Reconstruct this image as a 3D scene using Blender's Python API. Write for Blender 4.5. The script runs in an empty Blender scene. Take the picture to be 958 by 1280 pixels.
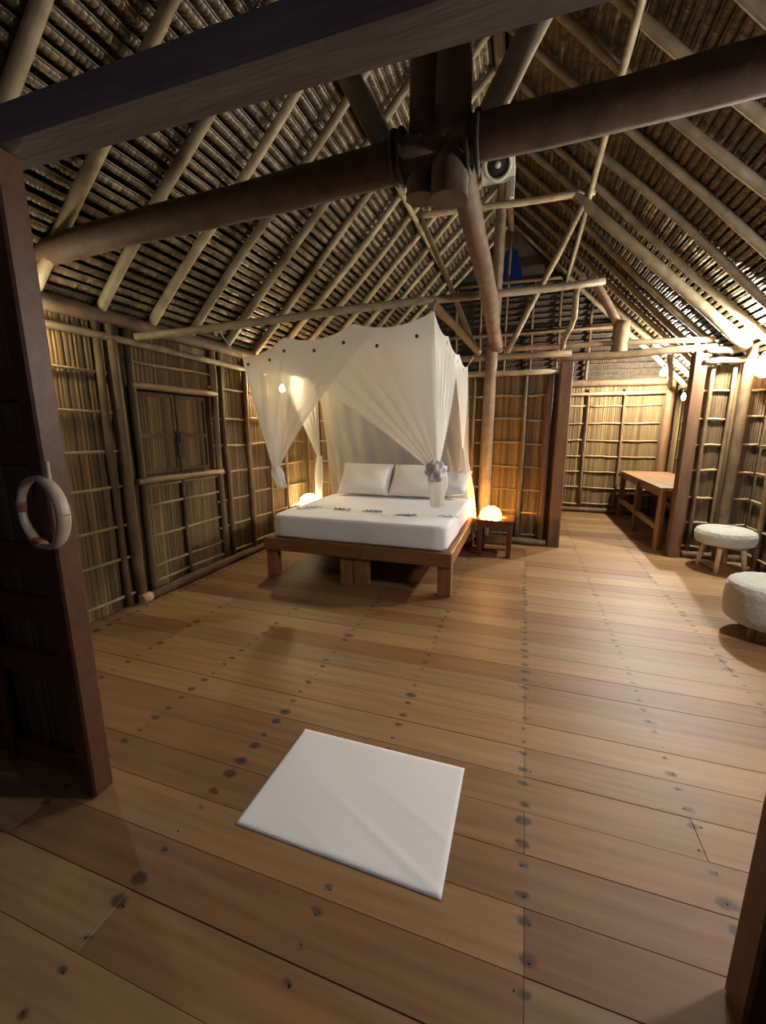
import bpy, math, random
from math import sin, cos, pi, radians, sqrt, atan
from mathutils import Vector, Matrix

random.seed(7)
S = bpy.context.scene
C = S.collection

# ------------------------------------------------------------------ camera, world, exposure
cam_d = bpy.data.cameras.new('camera')
cam = bpy.data.objects.new('camera', cam_d)
C.objects.link(cam)
S.camera = cam
cam_d.sensor_fit = 'VERTICAL'
cam_d.sensor_height = 36.0
cam_d.lens = 519.0 / 1280.0 * 36.0
cam_d.clip_start = 0.02
cam.location = (0, 0, 1.5)
cam.rotation_euler = (radians(90 - 11.2), 0, radians(18.6))

W = bpy.data.worlds.new('night')
S.world = W
W.use_nodes = True
bg = W.node_tree.nodes['Background']
bg.inputs['Color'].default_value = (0.02, 0.05, 0.2, 1)
bg.inputs['Strength'].default_value = 0.12

vs = S.view_settings
vs.view_transform = 'Standard'
vs.look = 'None'
vs.gamma = 1.0
vs.use_curve_mapping = False
vs.exposure = 0.12
S.cycles.use_denoising = True
S.cycles.max_bounces = 8
S.cycles.transparent_max_bounces = 12
S.cycles.sample_clamp_indirect = 6.0

# lamp strengths (emission of the lit glass / bulb surfaces)
P_BULB_MAIN = 3900.0
P_BULB_FAR = 4000.0
P_ADDED_GLOBE = 330.0
P_BULB_CORNER = 800.0
P_BULB_FRONT = 300.0
P_SCONCE = 30.0
P_SHELL_R = 11.0
P_SHELL_L = 14.0
P_LANTERN = 30.0
PORCH_W = 85.0


# ------------------------------------------------------------------ mesh helpers
class MB:
    def __init__(self):
        self.v, self.f, self.a, self.sm = [], [], [], []
        self.var = 0.5

    def add(self, vs_, fs_, smooth=False):
        o = len(self.v)
        self.v += [tuple(p) for p in vs_]
        self.a += [self.var] * len(vs_)
        self.f += [tuple(i + o for i in f) for f in fs_]
        self.sm += [smooth] * len(fs_)
        return self

    def box(self, c, s, rot=None, bev=0.0):
        """box with centre c, size s; a chamfer all round when bev > 0"""
        hx, hy, hz = s[0] / 2, s[1] / 2, s[2] / 2
        R = rot if rot is not None else Matrix.Identity(3)
        c = Vector(c)
        if bev <= 0:
            p = [Vector((x * hx, y * hy, z * hz)) for x in (-1, 1) for y in (-1, 1) for z in (-1, 1)]
            f = [(0, 1, 3, 2), (4, 6, 7, 5), (0, 4, 5, 1), (2, 3, 7, 6), (0, 2, 6, 4), (1, 5, 7, 3)]
            return self.add([c + R @ q for q in p], f)
        b = min(bev, hx * .9, hy * .9, hz * .9)
        p, idx = [], {}
        for x in (-1, 1):
            for y in (-1, 1):
                for z in (-1, 1):
                    for k, q in enumerate(((hx, hy - b, hz - b), (hx - b, hy, hz - b), (hx - b, hy - b, hz))):
                        idx[(x, y, z, k)] = len(p)
                        p.append(Vector((x * q[0], y * q[1], z * q[2])))
        f = []
        sg = (-1, 1)
        for ax in range(3):
            o1, o2 = [(1, 2), (2, 0), (0, 1)][ax]
            for s_ in sg:
                loop = []
                for (a1, a2) in ((-1, -1), (1, -1), (1, 1), (-1, 1)):
                    k = [0, 0, 0]; k[ax] = s_; k[o1] = a1; k[o2] = a2
                    loop.append(idx[(k[0], k[1], k[2], ax)])
                f.append(loop if s_ > 0 else loop[::-1])
        for ax in range(3):               # edges along axis ax
            o1, o2 = [(1, 2), (2, 0), (0, 1)][ax]
            for a1 in sg:
                for a2 in sg:
                    k0 = [0, 0, 0]; k0[o1] = a1; k0[o2] = a2
                    ka = list(k0); ka[ax] = -1
                    kb = list(k0); kb[ax] = 1
                    q = [idx[(*ka, o1)], idx[(*kb, o1)], idx[(*kb, o2)], idx[(*ka, o2)]]
                    f.append(q if a1 * a2 > 0 else q[::-1])
        for x in sg:
            for y in sg:
                for z in sg:
                    q = [idx[(x, y, z, 0)], idx[(x, y, z, 1)], idx[(x, y, z, 2)]]
                    f.append(q if x * y * z > 0 else q[::-1])
        return self.add([c + R @ q for q in p], f)

    def tube(self, pts, rad, n=8, caps=True, jit=0.0, rnd=None, flat=1.0):
        """tube through points; rad a number or one radius per point"""
        pts = [Vector(p) for p in pts]
        m = len(pts)
        rr = rad if isinstance(rad, (list, tuple)) else [rad] * m
        rnd = rnd or random
        vv, ff = [], []
        t0 = (pts[1] - pts[0]).normalized()
        ref = Vector((0, 0, 1)) if abs(t0.z) < .9 else Vector((1, 0, 0))
        a = t0.cross(ref).normalized()
        for i, p in enumerate(pts):
            t = (pts[min(i + 1, m - 1)] - pts[max(i - 1, 0)]).normalized()
            a = (a - t * a.dot(t)).normalized()
            b = t.cross(a)
            for k in range(n):
                ang = 2 * pi * k / n
                r = rr[i] * (1 + (rnd.uniform(-jit, jit) if jit else 0))
                vv.append(p + a * (cos(ang) * r) + b * (sin(ang) * r * flat))
        for i in range(m - 1):
            for k in range(n):
                k2 = (k + 1) % n
                ff.append((i * n + k, i * n + k2, (i + 1) * n + k2, (i + 1) * n + k))
        o = len(self.f)
        self.add(vv, ff, True)
        if caps:
            base = len(self.v) - len(vv)
            self.f.append(tuple(base + k for k in range(n))[::-1]); self.sm.append(False)
            self.f.append(tuple(base + (m - 1) * n + k for k in range(n))); self.sm.append(False)
        return self

    def log(self, p0, p1, r0, r1=None, seg=9, bend=0.01, jit=.06, n=10, seed=0, sag=0.0):
        rnd = random.Random(seed)
        p0, p1 = Vector(p0), Vector(p1)
        r1 = r0 if r1 is None else r1
        d = (p1 - p0)
        t = d.normalized()
        ref = Vector((0, 0, 1)) if abs(t.z) < .9 else Vector((1, 0, 0))
        a = t.cross(ref).normalized(); b = t.cross(a)
        ph1, ph2 = rnd.uniform(0, 6), rnd.uniform(0, 6)
        pts, rs = [], []
        for i in range(seg + 1):
            u = i / seg
            w = sin(pi * u)
            q = p0 + d * u + a * (bend * w * sin(2.3 * u * pi + ph1)) + b * (bend * w * sin(1.7 * u * pi + ph2))
            q.z -= sag * w
            pts.append(q)
            rs.append((r0 + (r1 - r0) * u) * (1 + rnd.uniform(-jit, jit)))
        return self.tube(pts, rs, n, True, jit * .4, rnd)

    def lathe(self, c, prof, n=24, axis=None, smooth=True):
        """profile list of (r, z) turned about z"""
        R = axis if axis is not None else Matrix.Identity(3)
        c = Vector(c)
        vv, ff = [], []
        for (r, z) in prof:
            for k in range(n):
                a = 2 * pi * k / n
                vv.append(c + R @ Vector((r * cos(a), r * sin(a), z)))
        for i in range(len(prof) - 1):
            for k in range(n):
                k2 = (k + 1) % n
                ff.append((i * n + k, i * n + k2, (i + 1) * n + k2, (i + 1) * n + k))
        ff.append(tuple(range(n))[::-1])
        ff.append(tuple((len(prof) - 1) * n + k for k in range(n)))
        return self.add(vv, ff, smooth)

    def grid(self, fn, nu, nv, smooth=True):
        vv = [fn(i / nu, j / nv) for j in range(nv + 1) for i in range(nu + 1)]
        ff = [(j * (nu + 1) + i, j * (nu + 1) + i + 1, (j + 1) * (nu + 1) + i + 1, (j + 1) * (nu + 1) + i)
              for j in range(nv) for i in range(nu)]
        return self.add(vv, ff, smooth)

    def mesh(self, name, mat):
        me = bpy.data.meshes.new(name)
        me.from_pydata(self.v, [], self.f)
        me.polygons.foreach_set('use_smooth', self.sm)
        at = me.attributes.new('var', 'FLOAT', 'POINT')
        at.data.foreach_set('value', self.a)
        if mat is not None:
            me.materials.append(mat)
        me.update()
        return me


def link(o, parent=None):
    C.objects.link(o)
    if parent is not None:
        o.parent = parent
    return o


def wloc(o):
    p = Vector((0, 0, 0))
    while o is not None:
        p += o.location
        o = o.parent
    return p


def obj(name, mb, mat, parent=None, kind=None, at=None):
    """mesh object from world-space geometry; its origin sits at `at` (or its parent's origin)"""
    base = wloc(parent) if parent is not None else Vector((0, 0, 0))
    org = Vector(at) if at is not None else base
    if org.length:
        mb.v = [(p[0] - org.x, p[1] - org.y, p[2] - org.z) for p in mb.v]
    o = bpy.data.objects.new(name, mb.mesh(name, mat))
    o.location = org - base
    link(o, parent)
    if kind:
        o['kind'] = kind
    return o


def tag(o, label, cat, group=None):
    o['label'] = label
    o['category'] = cat
    if group:
        o['group'] = group
    return o


def thing(name, loc, label, cat, group=None):
    o = bpy.data.objects.new(name, None)
    o.empty_display_size = .1
    o.location = loc
    link(o)
    return tag(o, label, cat, group)


def struct(name, loc=(0, 0, 0)):
    o = bpy.data.objects.new(name, None)
    o.location = loc
    link(o)
    o['kind'] = 'structure'
    return o


def piece(src, parent, loc, rot=(0, 0, 0), scale=(1, 1, 1), name=None):
    """one more piece that shares the mesh of src"""
    o = src.copy()
    if name:
        o.name = name
    o.parent = parent
    o.location = Vector(loc) - wloc(parent)
    o.rotation_euler = rot
    o.scale = scale
    C.objects.link(o)
    return o


def copy_tree(o, parent=None):
    c = o.copy()
    C.objects.link(c)
    c.parent = parent
    for ch in list(o.children):
        copy_tree(ch, c)
    return c


# ------------------------------------------------------------------ materials
def nodes(name):
    m = bpy.data.materials.new(name)
    m.use_nodes = True
    nt = m.node_tree
    b = nt.nodes['Principled BSDF']
    return m, nt, b


def N(nt, typ, **kw):
    n = nt.nodes.new(typ)
    for k, v in kw.items():
        setattr(n, k, v)
    return n


def math_(nt, op, a, b=None, c=None, clamp=False):
    n = nt.nodes.new('ShaderNodeMath')
    n.operation = op
    n.use_clamp = clamp
    for i, x in enumerate((a, b, c)):
        if x is None:
            continue
        if isinstance(x, (int, float)):
            n.inputs[i].default_value = x
        else:
            nt.links.new(x, n.inputs[i])
    return n.outputs[0]


def natural(name, c1, c2, scale=(4, 4, 4), detail=5, rough=.7, var=0.0, rnd=0.0, bump=.3, bscale=None,
            dark=None, dark_amt=.0, spec=.35, coord='position', lo=.3, hi=.7):
    """a mottled natural surface: two colours mixed by stretched noise, per-piece (rnd) and per-leaf (var) tint"""
    m, nt, b = nodes(name)
    L = nt.links.new
    if coord == 'position':
        src = N(nt, 'ShaderNodeNewGeometry').outputs['Position']
    else:
        src = N(nt, 'ShaderNodeTexCoord').outputs['Object']
    oi = N(nt, 'ShaderNodeObjectInfo')
    off = N(nt, 'ShaderNodeVectorMath', operation='MULTIPLY_ADD')
    L(src, off.inputs[0]); off.inputs[1].default_value = scale
    cmb = N(nt, 'ShaderNodeCombineXYZ')
    r37 = math_(nt, 'MULTIPLY', oi.outputs['Random'], 37.0)
    for i in range(3):
        L(r37, cmb.inputs[i])
    L(cmb.outputs[0], off.inputs[2])
    no = N(nt, 'ShaderNodeTexNoise')
    no.inputs['Scale'].default_value = 1.0
    no.inputs['Detail'].default_value = detail
    no.inputs['Roughness'].default_value = .62
    L(off.outputs[0], no.inputs['Vector'])
    mr = N(nt, 'ShaderNodeMapRange')
    L(no.outputs['Fac'], mr.inputs['Value'])
    mr.inputs['From Min'].default_value = lo
    mr.inputs['From Max'].default_value = hi
    mx = N(nt, 'ShaderNodeMix', data_type='RGBA')
    L(mr.outputs[0], mx.inputs['Factor'])
    mx.inputs[6].default_value = (*c1, 1); mx.inputs[7].default_value = (*c2, 1)
    col = mx.outputs[2]
    if dark is not None:
        n2 = N(nt, 'ShaderNodeTexNoise')
        n2.inputs['Scale'].default_value = .45
        n2.inputs['Detail'].default_value = 3
        L(off.outputs[0], n2.inputs['Vector'])
        m2 = N(nt, 'ShaderNodeMapRange')
        L(n2.outputs['Fac'], m2.inputs['Value'])
        m2.inputs['From Min'].default_value = .52
        m2.inputs['From Max'].default_value = .66
        m2.inputs['To Max'].default_value = dark_amt
        mx2 = N(nt, 'ShaderNodeMix', data_type='RGBA')
        L(m2.outputs[0], mx2.inputs['Factor'])
        L(col, mx2.inputs[6]); mx2.inputs[7].default_value = (*dark, 1)
        col = mx2.outputs[2]
    k = None
    if var:
        at = N(nt, 'ShaderNodeAttribute', attribute_name='var')
        k = math_(nt, 'MULTIPLY_ADD', at.outputs['Fac'], 2 * var, 1 - var)
    if rnd:
        k2 = math_(nt, 'MULTIPLY_ADD', oi.outputs['Random'], 2 * rnd, 1 - rnd)
        k = k2 if k is None else math_(nt, 'MULTIPLY', k, k2)
    if k is not None:
        vm = N(nt, 'ShaderNodeVectorMath', operation='SCALE')
        L(col, vm.inputs[0]); L(k, vm.inputs['Scale'])
        col = vm.outputs[0]
    L(col, b.inputs['Base Color'])
    b.inputs['Roughness'].default_value = rough
    b.inputs['Specular IOR Level'].default_value = spec
    if bump:
        bp = N(nt, 'ShaderNodeBump')
        bp.inputs['Strength'].default_value = bump
        bp.inputs['Distance'].default_value = .01
        L(no.outputs['Fac'], bp.inputs['Height'])
        L(bp.outputs[0], b.inputs['Normal'])
    return m


def lamp_mat(name, col, strength, base=(.9, .9, .85)):
    m, nt, b = nodes(name)
    b.inputs['Base Color'].default_value = (*base, 1)
    b.inputs['Roughness'].default_value = .3
    b.inputs['Emission Color'].default_value = (*col, 1)
    b.inputs['Emission Strength'].default_value = strength
    return m


M = {}
M['log'] = natural('brown_log', (.09, .05, .024), (.18, .11, .055), (9, 9, 9), rough=.75, bump=.5, rnd=.15)
M['shaded_log'] = natural('backlit_log', (.06, .035, .018), (.12, .07, .036), (9, 9, 9), rough=.75, bump=.5, rnd=.15)  # log colour darkened for the shade on the backlit near truss
M['rafter'] = natural('pale_rafter_pole', (.20, .15, .08), (.37, .29, .17), (8, 8, 8), rough=.6, bump=.4, rnd=.2,
                      dark=(.16, .11, .06), dark_amt=.6)
M['truss'] = natural('truss_pole', (.17, .11, .055), (.29, .20, .11), (8, 8, 8), rough=.65, bump=.4, rnd=.15)
M['beam'] = natural('rough_sawn_beam', (.12, .105, .095), (.19, .17, .155), (3, 20, 20), rough=.8, bump=.5)
M['post'] = natural('brown_squared_post', (.11, .052, .022), (.19, .10, .047), (14, 14, 2.5), rough=.6, bump=.3, rnd=.15)
M['batten'] = natural('split_bamboo_batten', (.28, .18, .085), (.42, .29, .15), (10, 10, 10), rough=.55, bump=.25, rnd=.15)
M['stud'] = natural('thin_stud_pole', (.085, .05, .024), (.18, .115, .055), (10, 10, 6), rough=.7, bump=.5, rnd=.25)
M['reed'] = natural('dry_reed', (.13, .08, .028), (.22, .14, .052), (60, 60, 2.2), rough=.7, bump=.25, var=.5,
                    dark=(.10, .065, .035), dark_amt=.55)
M['reed_shaded'] = natural('shaded_reed', (.075, .043, .018), (.13, .08, .035), (60, 60, 2.2), rough=.7, bump=.25, var=.38,  # darker copy of the reed; shade of the dim panels put into its colour
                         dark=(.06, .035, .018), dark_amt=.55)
M['backing'] = natural('dark_reed_backing', (.06, .04, .02), (.10, .065, .03), (20, 20, 3), rough=.9, bump=.1)
M['thatch'] = natural('palm_thatch', (.08, .052, .024), (.19, .135, .07), (9, 60, 9), rough=.38, bump=.2, var=.4,
                      coord='object', rnd=.28, spec=.5, dark=(.045, .03, .014), dark_amt=.75)
M['stick'] = natural('thatch_stick', (.20, .14, .08), (.34, .25, .15), (10, 10, 10), rough=.6, bump=.2)
M['under'] = natural('old_dark_thatch', (.035, .024, .014), (.07, .05, .03), (12, 40, 12), rough=.9, bump=.3)
M['bedwood'] = natural('varnished_bed_wood', (.17, .078, .026), (.26, .125, .045), (3, 30, 30), rough=.42, bump=.12, rnd=.08)
M['bedleg'] = natural('varnished_leg_wood', (.19, .088, .03), (.29, .14, .052), (30, 30, 3), rough=.45, bump=.12, rnd=.08)
M['darkwood'] = natural('dark_stained_wood', (.075, .028, .012), (.13, .052, .022), (5, 25, 25), rough=.38, bump=.1, rnd=.08)
M['tablewood'] = natural('table_wood', (.20, .105, .048), (.33, .19, .095), (25, 3, 25), rough=.4, bump=.15, rnd=.1)
M['paleleg'] = natural('pale_turned_wood', (.42, .28, .15), (.58, .42, .25), (30, 30, 4), rough=.5, bump=.15)
M['lash'] = natural('dark_lashing', (.03, .02, .012), (.06, .04, .025), (60, 60, 60), rough=.7, bump=.4)
M['rope'] = natural('rope', (.35, .28, .2), (.5, .42, .3), (90, 90, 90), rough=.9, bump=.5)
M['iron'] = natural('dark_iron', (.03, .028, .026), (.06, .055, .05), (30, 30, 30), rough=.5, bump=.1)
M['fixture'] = natural('pale_painted_wood', (.45, .45, .36), (.58, .57, .46), (14, 14, 14), rough=.6, bump=.15)
M['black'] = natural('black_recess', (.012, .011, .01), (.02, .018, .016), (10, 10, 10), rough=.8, bump=0)
M['stone'] = natural('pale_ring', (.34, .25, .18), (.48, .37, .28), (16, 16, 16), rough=.35, bump=.2)
M['leafy'] = natural('palm_leaf', (.03, .06, .03), (.05, .09, .04), (10, 10, 10), rough=.6, bump=.1)
M['redband'] = natural('red_ring_band', (.20, .06, .035), (.28, .09, .05), (20, 20, 20), rough=.4, bump=.1)


def fabric(name, col, bump=.15, scale=120.0, sheen=.2, big=0.0):
    m, nt, b = nodes(name)
    L = nt.links.new
    g = N(nt, 'ShaderNodeNewGeometry')
    no = N(nt, 'ShaderNodeTexNoise')
    L(g.outputs['Position'], no.inputs['Vector'])
    no.inputs['Scale'].default_value = scale
    no.inputs['Detail'].default_value = 3
    h = no.outputs['Fac']
    if big:
        n2 = N(nt, 'ShaderNodeTexNoise')
        L(g.outputs['Position'], n2.inputs['Vector'])
        n2.inputs['Scale'].default_value = 7
        n2.inputs['Detail'].default_value = 2
        n2.inputs['Distortion'].default_value = 1.2
        h = math_(nt, 'MULTIPLY_ADD', n2.outputs['Fac'], big, h)
    bp = N(nt, 'ShaderNodeBump')
    bp.inputs['Strength'].default_value = bump
    bp.inputs['Distance'].default_value = .006
    L(h, bp.inputs['Height']); L(bp.outputs[0], b.inputs['Normal'])
    mr = N(nt, 'ShaderNodeMapRange')
    L(no.outputs['Fac'], mr.inputs['Value'])
    mr.inputs['To Min'].default_value = .93; mr.inputs['To Max'].default_value = 1.03
    vm = N(nt, 'ShaderNodeVectorMath', operation='SCALE')
    vm.inputs[0].default_value = col
    L(mr.outputs[0], vm.inputs['Scale'])
    L(vm.outputs[0], b.inputs['Base Color'])
    b.inputs['Roughness'].default_value = .9
    b.inputs['Sheen Weight'].default_value = sheen
    b.inputs['Specular IOR Level'].default_value = .2
    return m


M['sheet'] = fabric('white_sheet', (.80, .79, .80), .25, 160, .2, 2.5)
M['pillow'] = fabric('white_pillowcase', (.80, .78, .76), .2, 160, .2, 1.5)
M['mat'] = fabric('white_towelling', (.88, .85, .84), .12, 420, .3, .5)
M['fleece'] = fabric('cream_fleece', (.44, .42, .34), .9, 75, .5, 1.0)
M['print'] = fabric('blue_grey_stitching', (.10, .13, .18), .2, 200, 0)
M['dot'] = fabric('dark_flower_stitching', (.05, .055, .05), .2, 200, 0)


def net_mat():
    m, nt, b = nodes('white_net')
    nt.nodes.remove(b)
    out = nt.nodes['Material Output']
    L = nt.links.new
    d = N(nt, 'ShaderNodeBsdfDiffuse'); d.inputs['Color'].default_value = (.87, .86, .81, 1)
    t = N(nt, 'ShaderNodeBsdfTranslucent'); t.inputs['Color'].default_value = (.87, .86, .81, 1)
    a = N(nt, 'ShaderNodeMixShader'); a.inputs[0].default_value = .45
    L(d.outputs[0], a.inputs[1]); L(t.outputs[0], a.inputs[2])
    tr = N(nt, 'ShaderNodeBsdfTransparent')
    mx = N(nt, 'ShaderNodeMixShader'); mx.inputs[0].default_value = .78
    L(tr.outputs[0], mx.inputs[1]); L(a.outputs[0], mx.inputs[2])
    L(mx.outputs[0], out.inputs['Surface'])
    return m


M['net'] = net_mat()


def plank_mat():
    """floorboards: each board its own tint, long grain, dark stains round the nails over the joists"""
    m, nt, b = nodes('worn_floorboards')
    L = nt.links.new
    g = N(nt, 'ShaderNodeNewGeometry')
    oi = N(nt, 'ShaderNodeObjectInfo')
    sep = N(nt, 'ShaderNodeSeparateXYZ'); L(g.outputs['Position'], sep.inputs[0])
    off = N(nt, 'ShaderNodeVectorMath', operation='MULTIPLY_ADD')
    L(g.outputs['Position'], off.inputs[0]); off.inputs[1].default_value = (1.6, 26, 8)
    cmb = N(nt, 'ShaderNodeCombineXYZ')
    r = math_(nt, 'MULTIPLY', oi.outputs['Random'], 53.0)
    L(r, cmb.inputs[0]); L(r, cmb.inputs[1])
    L(cmb.outputs[0], off.inputs[2])
    no = N(nt, 'ShaderNodeTexNoise')
    L(off.outputs[0], no.inputs['Vector'])
    no.inputs['Scale'].default_value = 1; no.inputs['Detail'].default_value = 6
    ramp = N(nt, 'ShaderNodeValToRGB')
    L(oi.outputs['Random'], ramp.inputs[0])
    ramp.color_ramp.interpolation = 'CONSTANT'
    cols = [(.215, .112, .045), (.295, .175, .078), (.25, .135, .055), (.315, .188, .084), (.235, .14, .062), (.28, .155, .064),
            (.195, .094, .036), (.30, .168, .070)]
    el = ramp.color_ramp.elements
    el[0].position = 0; el[0].color = (*cols[0], 1)
    el[1].position = .125; el[1].color = (*cols[1], 1)
    for i in range(2, 8):
        e = el.new(i * .125); e.color = (*cols[i], 1)
    k = N(nt, 'ShaderNodeMapRange'); L(no.outputs['Fac'], k.inputs['Value'])
    k.inputs['From Min'].default_value = .25; k.inputs['From Max'].default_value = .75
    k.inputs['To Min'].default_value = .72; k.inputs['To Max'].default_value = 1.22
    vm = N(nt, 'ShaderNodeVectorMath', operation='SCALE')
    L(ramp.outputs[0], vm.inputs[0]); L(k.outputs[0], vm.inputs['Scale'])
    # nail stains
    fx = math_(nt, 'FRACT', math_(nt, 'MULTIPLY_ADD', sep.outputs['X'], 1 / .62, .5 - .09 / .62 + 20))
    dx = math_(nt, 'MULTIPLY', math_(nt, 'ABSOLUTE', math_(nt, 'SUBTRACT', fx, .5)), .62 / 1.5)
    fy = math_(nt, 'FRACT', math_(nt, 'MULTIPLY_ADD', sep.outputs['Y'], 1 / .18, -1.145 / .18 + 40))
    dy = math_(nt, 'MULTIPLY', math_(nt, 'MINIMUM', math_(nt, 'ABSOLUTE', math_(nt, 'SUBTRACT', fy, .22)),
                                     math_(nt, 'ABSOLUTE', math_(nt, 'SUBTRACT', fy, .78))), .18)
    d = math_(nt, 'SQRT', math_(nt, 'ADD', math_(nt, 'MULTIPLY', dx, dx), math_(nt, 'MULTIPLY', dy, dy)))
    n2 = N(nt, 'ShaderNodeTexNoise'); L(g.outputs['Position'], n2.inputs['Vector'])
    n2.inputs['Scale'].default_value = 38; n2.inputs['Detail'].default_value = 3
    n3 = N(nt, 'ShaderNodeTexNoise'); L(g.outputs['Position'], n3.inputs['Vector'])
    n3.inputs['Scale'].default_value = 5.5; n3.inputs['Detail'].default_value = 1
    d2 = math_(nt, 'MULTIPLY_ADD', n2.outputs['Fac'], .018, d)
    d3 = math_(nt, 'MULTIPLY_ADD', math_(nt, 'SUBTRACT', n3.outputs['Fac'], .5), -.07, d2)
    st = N(nt, 'ShaderNodeMapRange'); L(d3, st.inputs['Value'])
    st.inputs['From Min'].default_value = .014; st.inputs['From Max'].default_value = .024
    st.inputs['To Min'].default_value = .8; st.inputs['To Max'].default_value = 0
    mx = N(nt, 'ShaderNodeMix', data_type='RGBA')
    L(st.outputs[0], mx.inputs['Factor'])
    L(vm.outputs[0], mx.inputs[6]); mx.inputs[7].default_value = (.035, .022, .014, 1)
    L(mx.outputs[2], b.inputs['Base Color'])
    b.inputs['Roughness'].default_value = .52
    b.inputs['Specular IOR Level'].default_value = .4
    bp = N(nt, 'ShaderNodeBump'); bp.inputs['Strength'].default_value = .15; bp.inputs['Distance'].default_value = .004
    L(no.outputs['Fac'], bp.inputs['Height']); L(bp.outputs[0], b.inputs['Normal'])
    return m


M['plank'] = plank_mat()

# ------------------------------------------------------------------ main dimensions
XL, XR = -3.15, 2.45            # side walls (inner faces)
YF, YB, YE = 1.05, 5.72, 8.38   # front wall, partition, far wall
RX, RZ, SL = -.45, 5.0, .97     # ridge line x, height; roof slope
TH = atan(SL)


def roof_z(x):
    return RZ - SL * abs(x - RX)


# ------------------------------------------------------------------ floor
floor = obj('floor', MB().box(((XL + XR) / 2, 4.0, -.06), (XR - XL + .5, 9.2, .06)), M['under'], kind='structure')
nails = MB()
rnd = random.Random(3)
row = -6
while True:
    y0 = 1.145 + .18 * row
    if y0 > 8.4:
        break
    joists = [.09 + .62 * k for k in range(-6, 5)]
    cuts = set()
    if rnd.random() < .48:
        cuts.add(.09)
    if rnd.random() < .5:
        cuts.add(.09 - .62 * rnd.choice((2, 3, 4)))
    if rnd.random() < .45:
        cuts.add(.09 + .62 * rnd.choice((1, 2, 3)))
    if not cuts:
        cuts.add(.09 + .62 * rnd.choice((-2, -1, 1)))
    xs = [XL - .05] + sorted(cuts) + [XR + .05]
    for a, b_ in zip(xs, xs[1:]):
        dz = rnd.uniform(-.0012, .0012)
        obj('floor_plank', MB().box(((a + b_) / 2, y0 + .09, -.015 + dz), (b_ - a - .001, .1785, .03), bev=.0012), M['plank'],
            floor, at=((a + b_) / 2, y0 + .09, -.015 + dz))
    for j in joists:
        if XL < j < XR:
            for fy in (.22, .78):
                sx = rnd.uniform(-.012, .012)
                if min(abs(j - c) for c in cuts) < .01:
                    sx += .02 * rnd.choice((-1, 1))
                nails.lathe((j + sx, y0 + .18 * fy + rnd.uniform(-.01, .01), .0), [(.0045, 0), (.0045, .0016), (.002, .0022)], 6)
    row += 1
obj('nail_heads', nails, M['iron'], floor, kind='stuff')


# ------------------------------------------------------------------ walls of reeds behind battens
def reeds(mb, p0, p1, z0, z1, nrm, w=.026, seed=1, skip=None):
    """vertical reeds side by side between p0 and p1 (x, y), half-round towards nrm"""
    rnd = random.Random(seed)
    p0, p1 = Vector((*p0, 0)), Vector((*p1, 0))
    d = (p1 - p0); ln = d.length; d.normalize()
    n = Vector((*nrm, 0))
    s = 0
    while s < ln:
        ww = w * rnd.uniform(.7, 1.3)
        if skip and skip(s + ww / 2):
            for (a, b_) in skip(s + ww / 2):
                reed(mb, p0 + d * s, d, n, ww, a, b_, rnd)
        else:
            reed(mb, p0 + d * s, d, n, ww, z0, z1, rnd)
        s += ww
    return mb


def reed(mb, p, d, n, ww, z0, z1, rnd):
    mb.var = min(1, max(0, rnd.gauss(.5, .24)))
    lean = rnd.uniform(-.004, .004)
    o = rnd.uniform(0, .004)
    q = [(0, 0), (.22, .007), (.78, .007), (1, 0)]
    vv = []
    for z, l in ((z0, 0), (z1, lean)):
        for (a, b_) in q:
            v = p + d * (a * ww * .97 + l) + n * (b_ + o)
            v.z = z
            vv.append(v)
    mb.add(vv, [(0, 1, 5, 4), (1, 2, 6, 5), (2, 3, 7, 6)], True)
    mb.var = .5


def bar(parent, name, mat, p0, p1, r, seed, bend=.006, n=7, seg=4, r1=None):
    c = (Vector(p0) + Vector(p1)) / 2
    return obj(name, MB().log(p0, p1, r, r1, seg, bend, .08, n, seed), mat, parent, at=c)


BZ = [.13, .43, .73, 1.03, 1.33, 1.63, 1.93, 2.18]

# left wall, with the shuttered window opening y 2.76..3.68, z 1.06..1.86
wall_left = obj('wall_left', MB().box((XL - .06, (YF + YE) / 2 - .3, .55), (.04, YE - YF + 1.4, 1.1))
                .box((XL - .06, (YF + YE) / 2 - .3, 2.2), (.04, YE - YF + 1.4, .66))
                .box((XL - .11, 3.2, 1.46), (.03, 1.1, .92)).box((XL - .06, 1.45, 1.45), (.04, 2.5, .9)).box((XL - .06, 6.2, 1.45), (.04, 5.0, .9)), M['backing'],
                kind='structure')
WY0, WY1, WZ0, WZ1 = 2.78, 3.66, 1.09, 1.84
mb = MB()
reeds(mb, (XL - .03, .6), (XL - .03, YE), 0, 2.42, (1, 0), w=.038, seed=4,
      skip=lambda s: [(0, WZ0), (WZ1, 2.42)] if WY0 < s + .6 < WY1 else None)
obj('reed_infill', mb, M['reed'], wall_left, kind='stuff')
studs_l = [(1.2, .03), (1.75, .022), (2.47, .026), (2.60, .048), (2.735, .03), (3.73, .035), (3.85, .03), (4.25, .032),
           (4.70, .022), (5.1, .022)]
for i, (y, r) in enumerate(studs_l):
    bar(wall_left, 'stud', M['stud'] if r > .025 else M['batten'], (XL + .02, y, .02), (XL + .02, y + random.uniform(-.02, .02), 2.3), r, 50 + i,
        .02 if y < 2.5 else .008, 8, 7)
bays = [(.9, 2.58), (2.62, 2.78), (3.66, 4.22), (4.27, 4.72), (4.72, 5.62)]
for i, (a, b_) in enumerate(bays):
    if b_ - a < .2:
        continue
    for j, z in enumerate(BZ[:7]):
        dz = random.uniform(-.015, .015)
        bar(wall_left, 'batten', M['batten'], (XL + .005, a, z + dz), (XL + .005, b_, z + dz + random.uniform(-.01, .01)), .0125, 100 + i * 10 + j)
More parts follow.
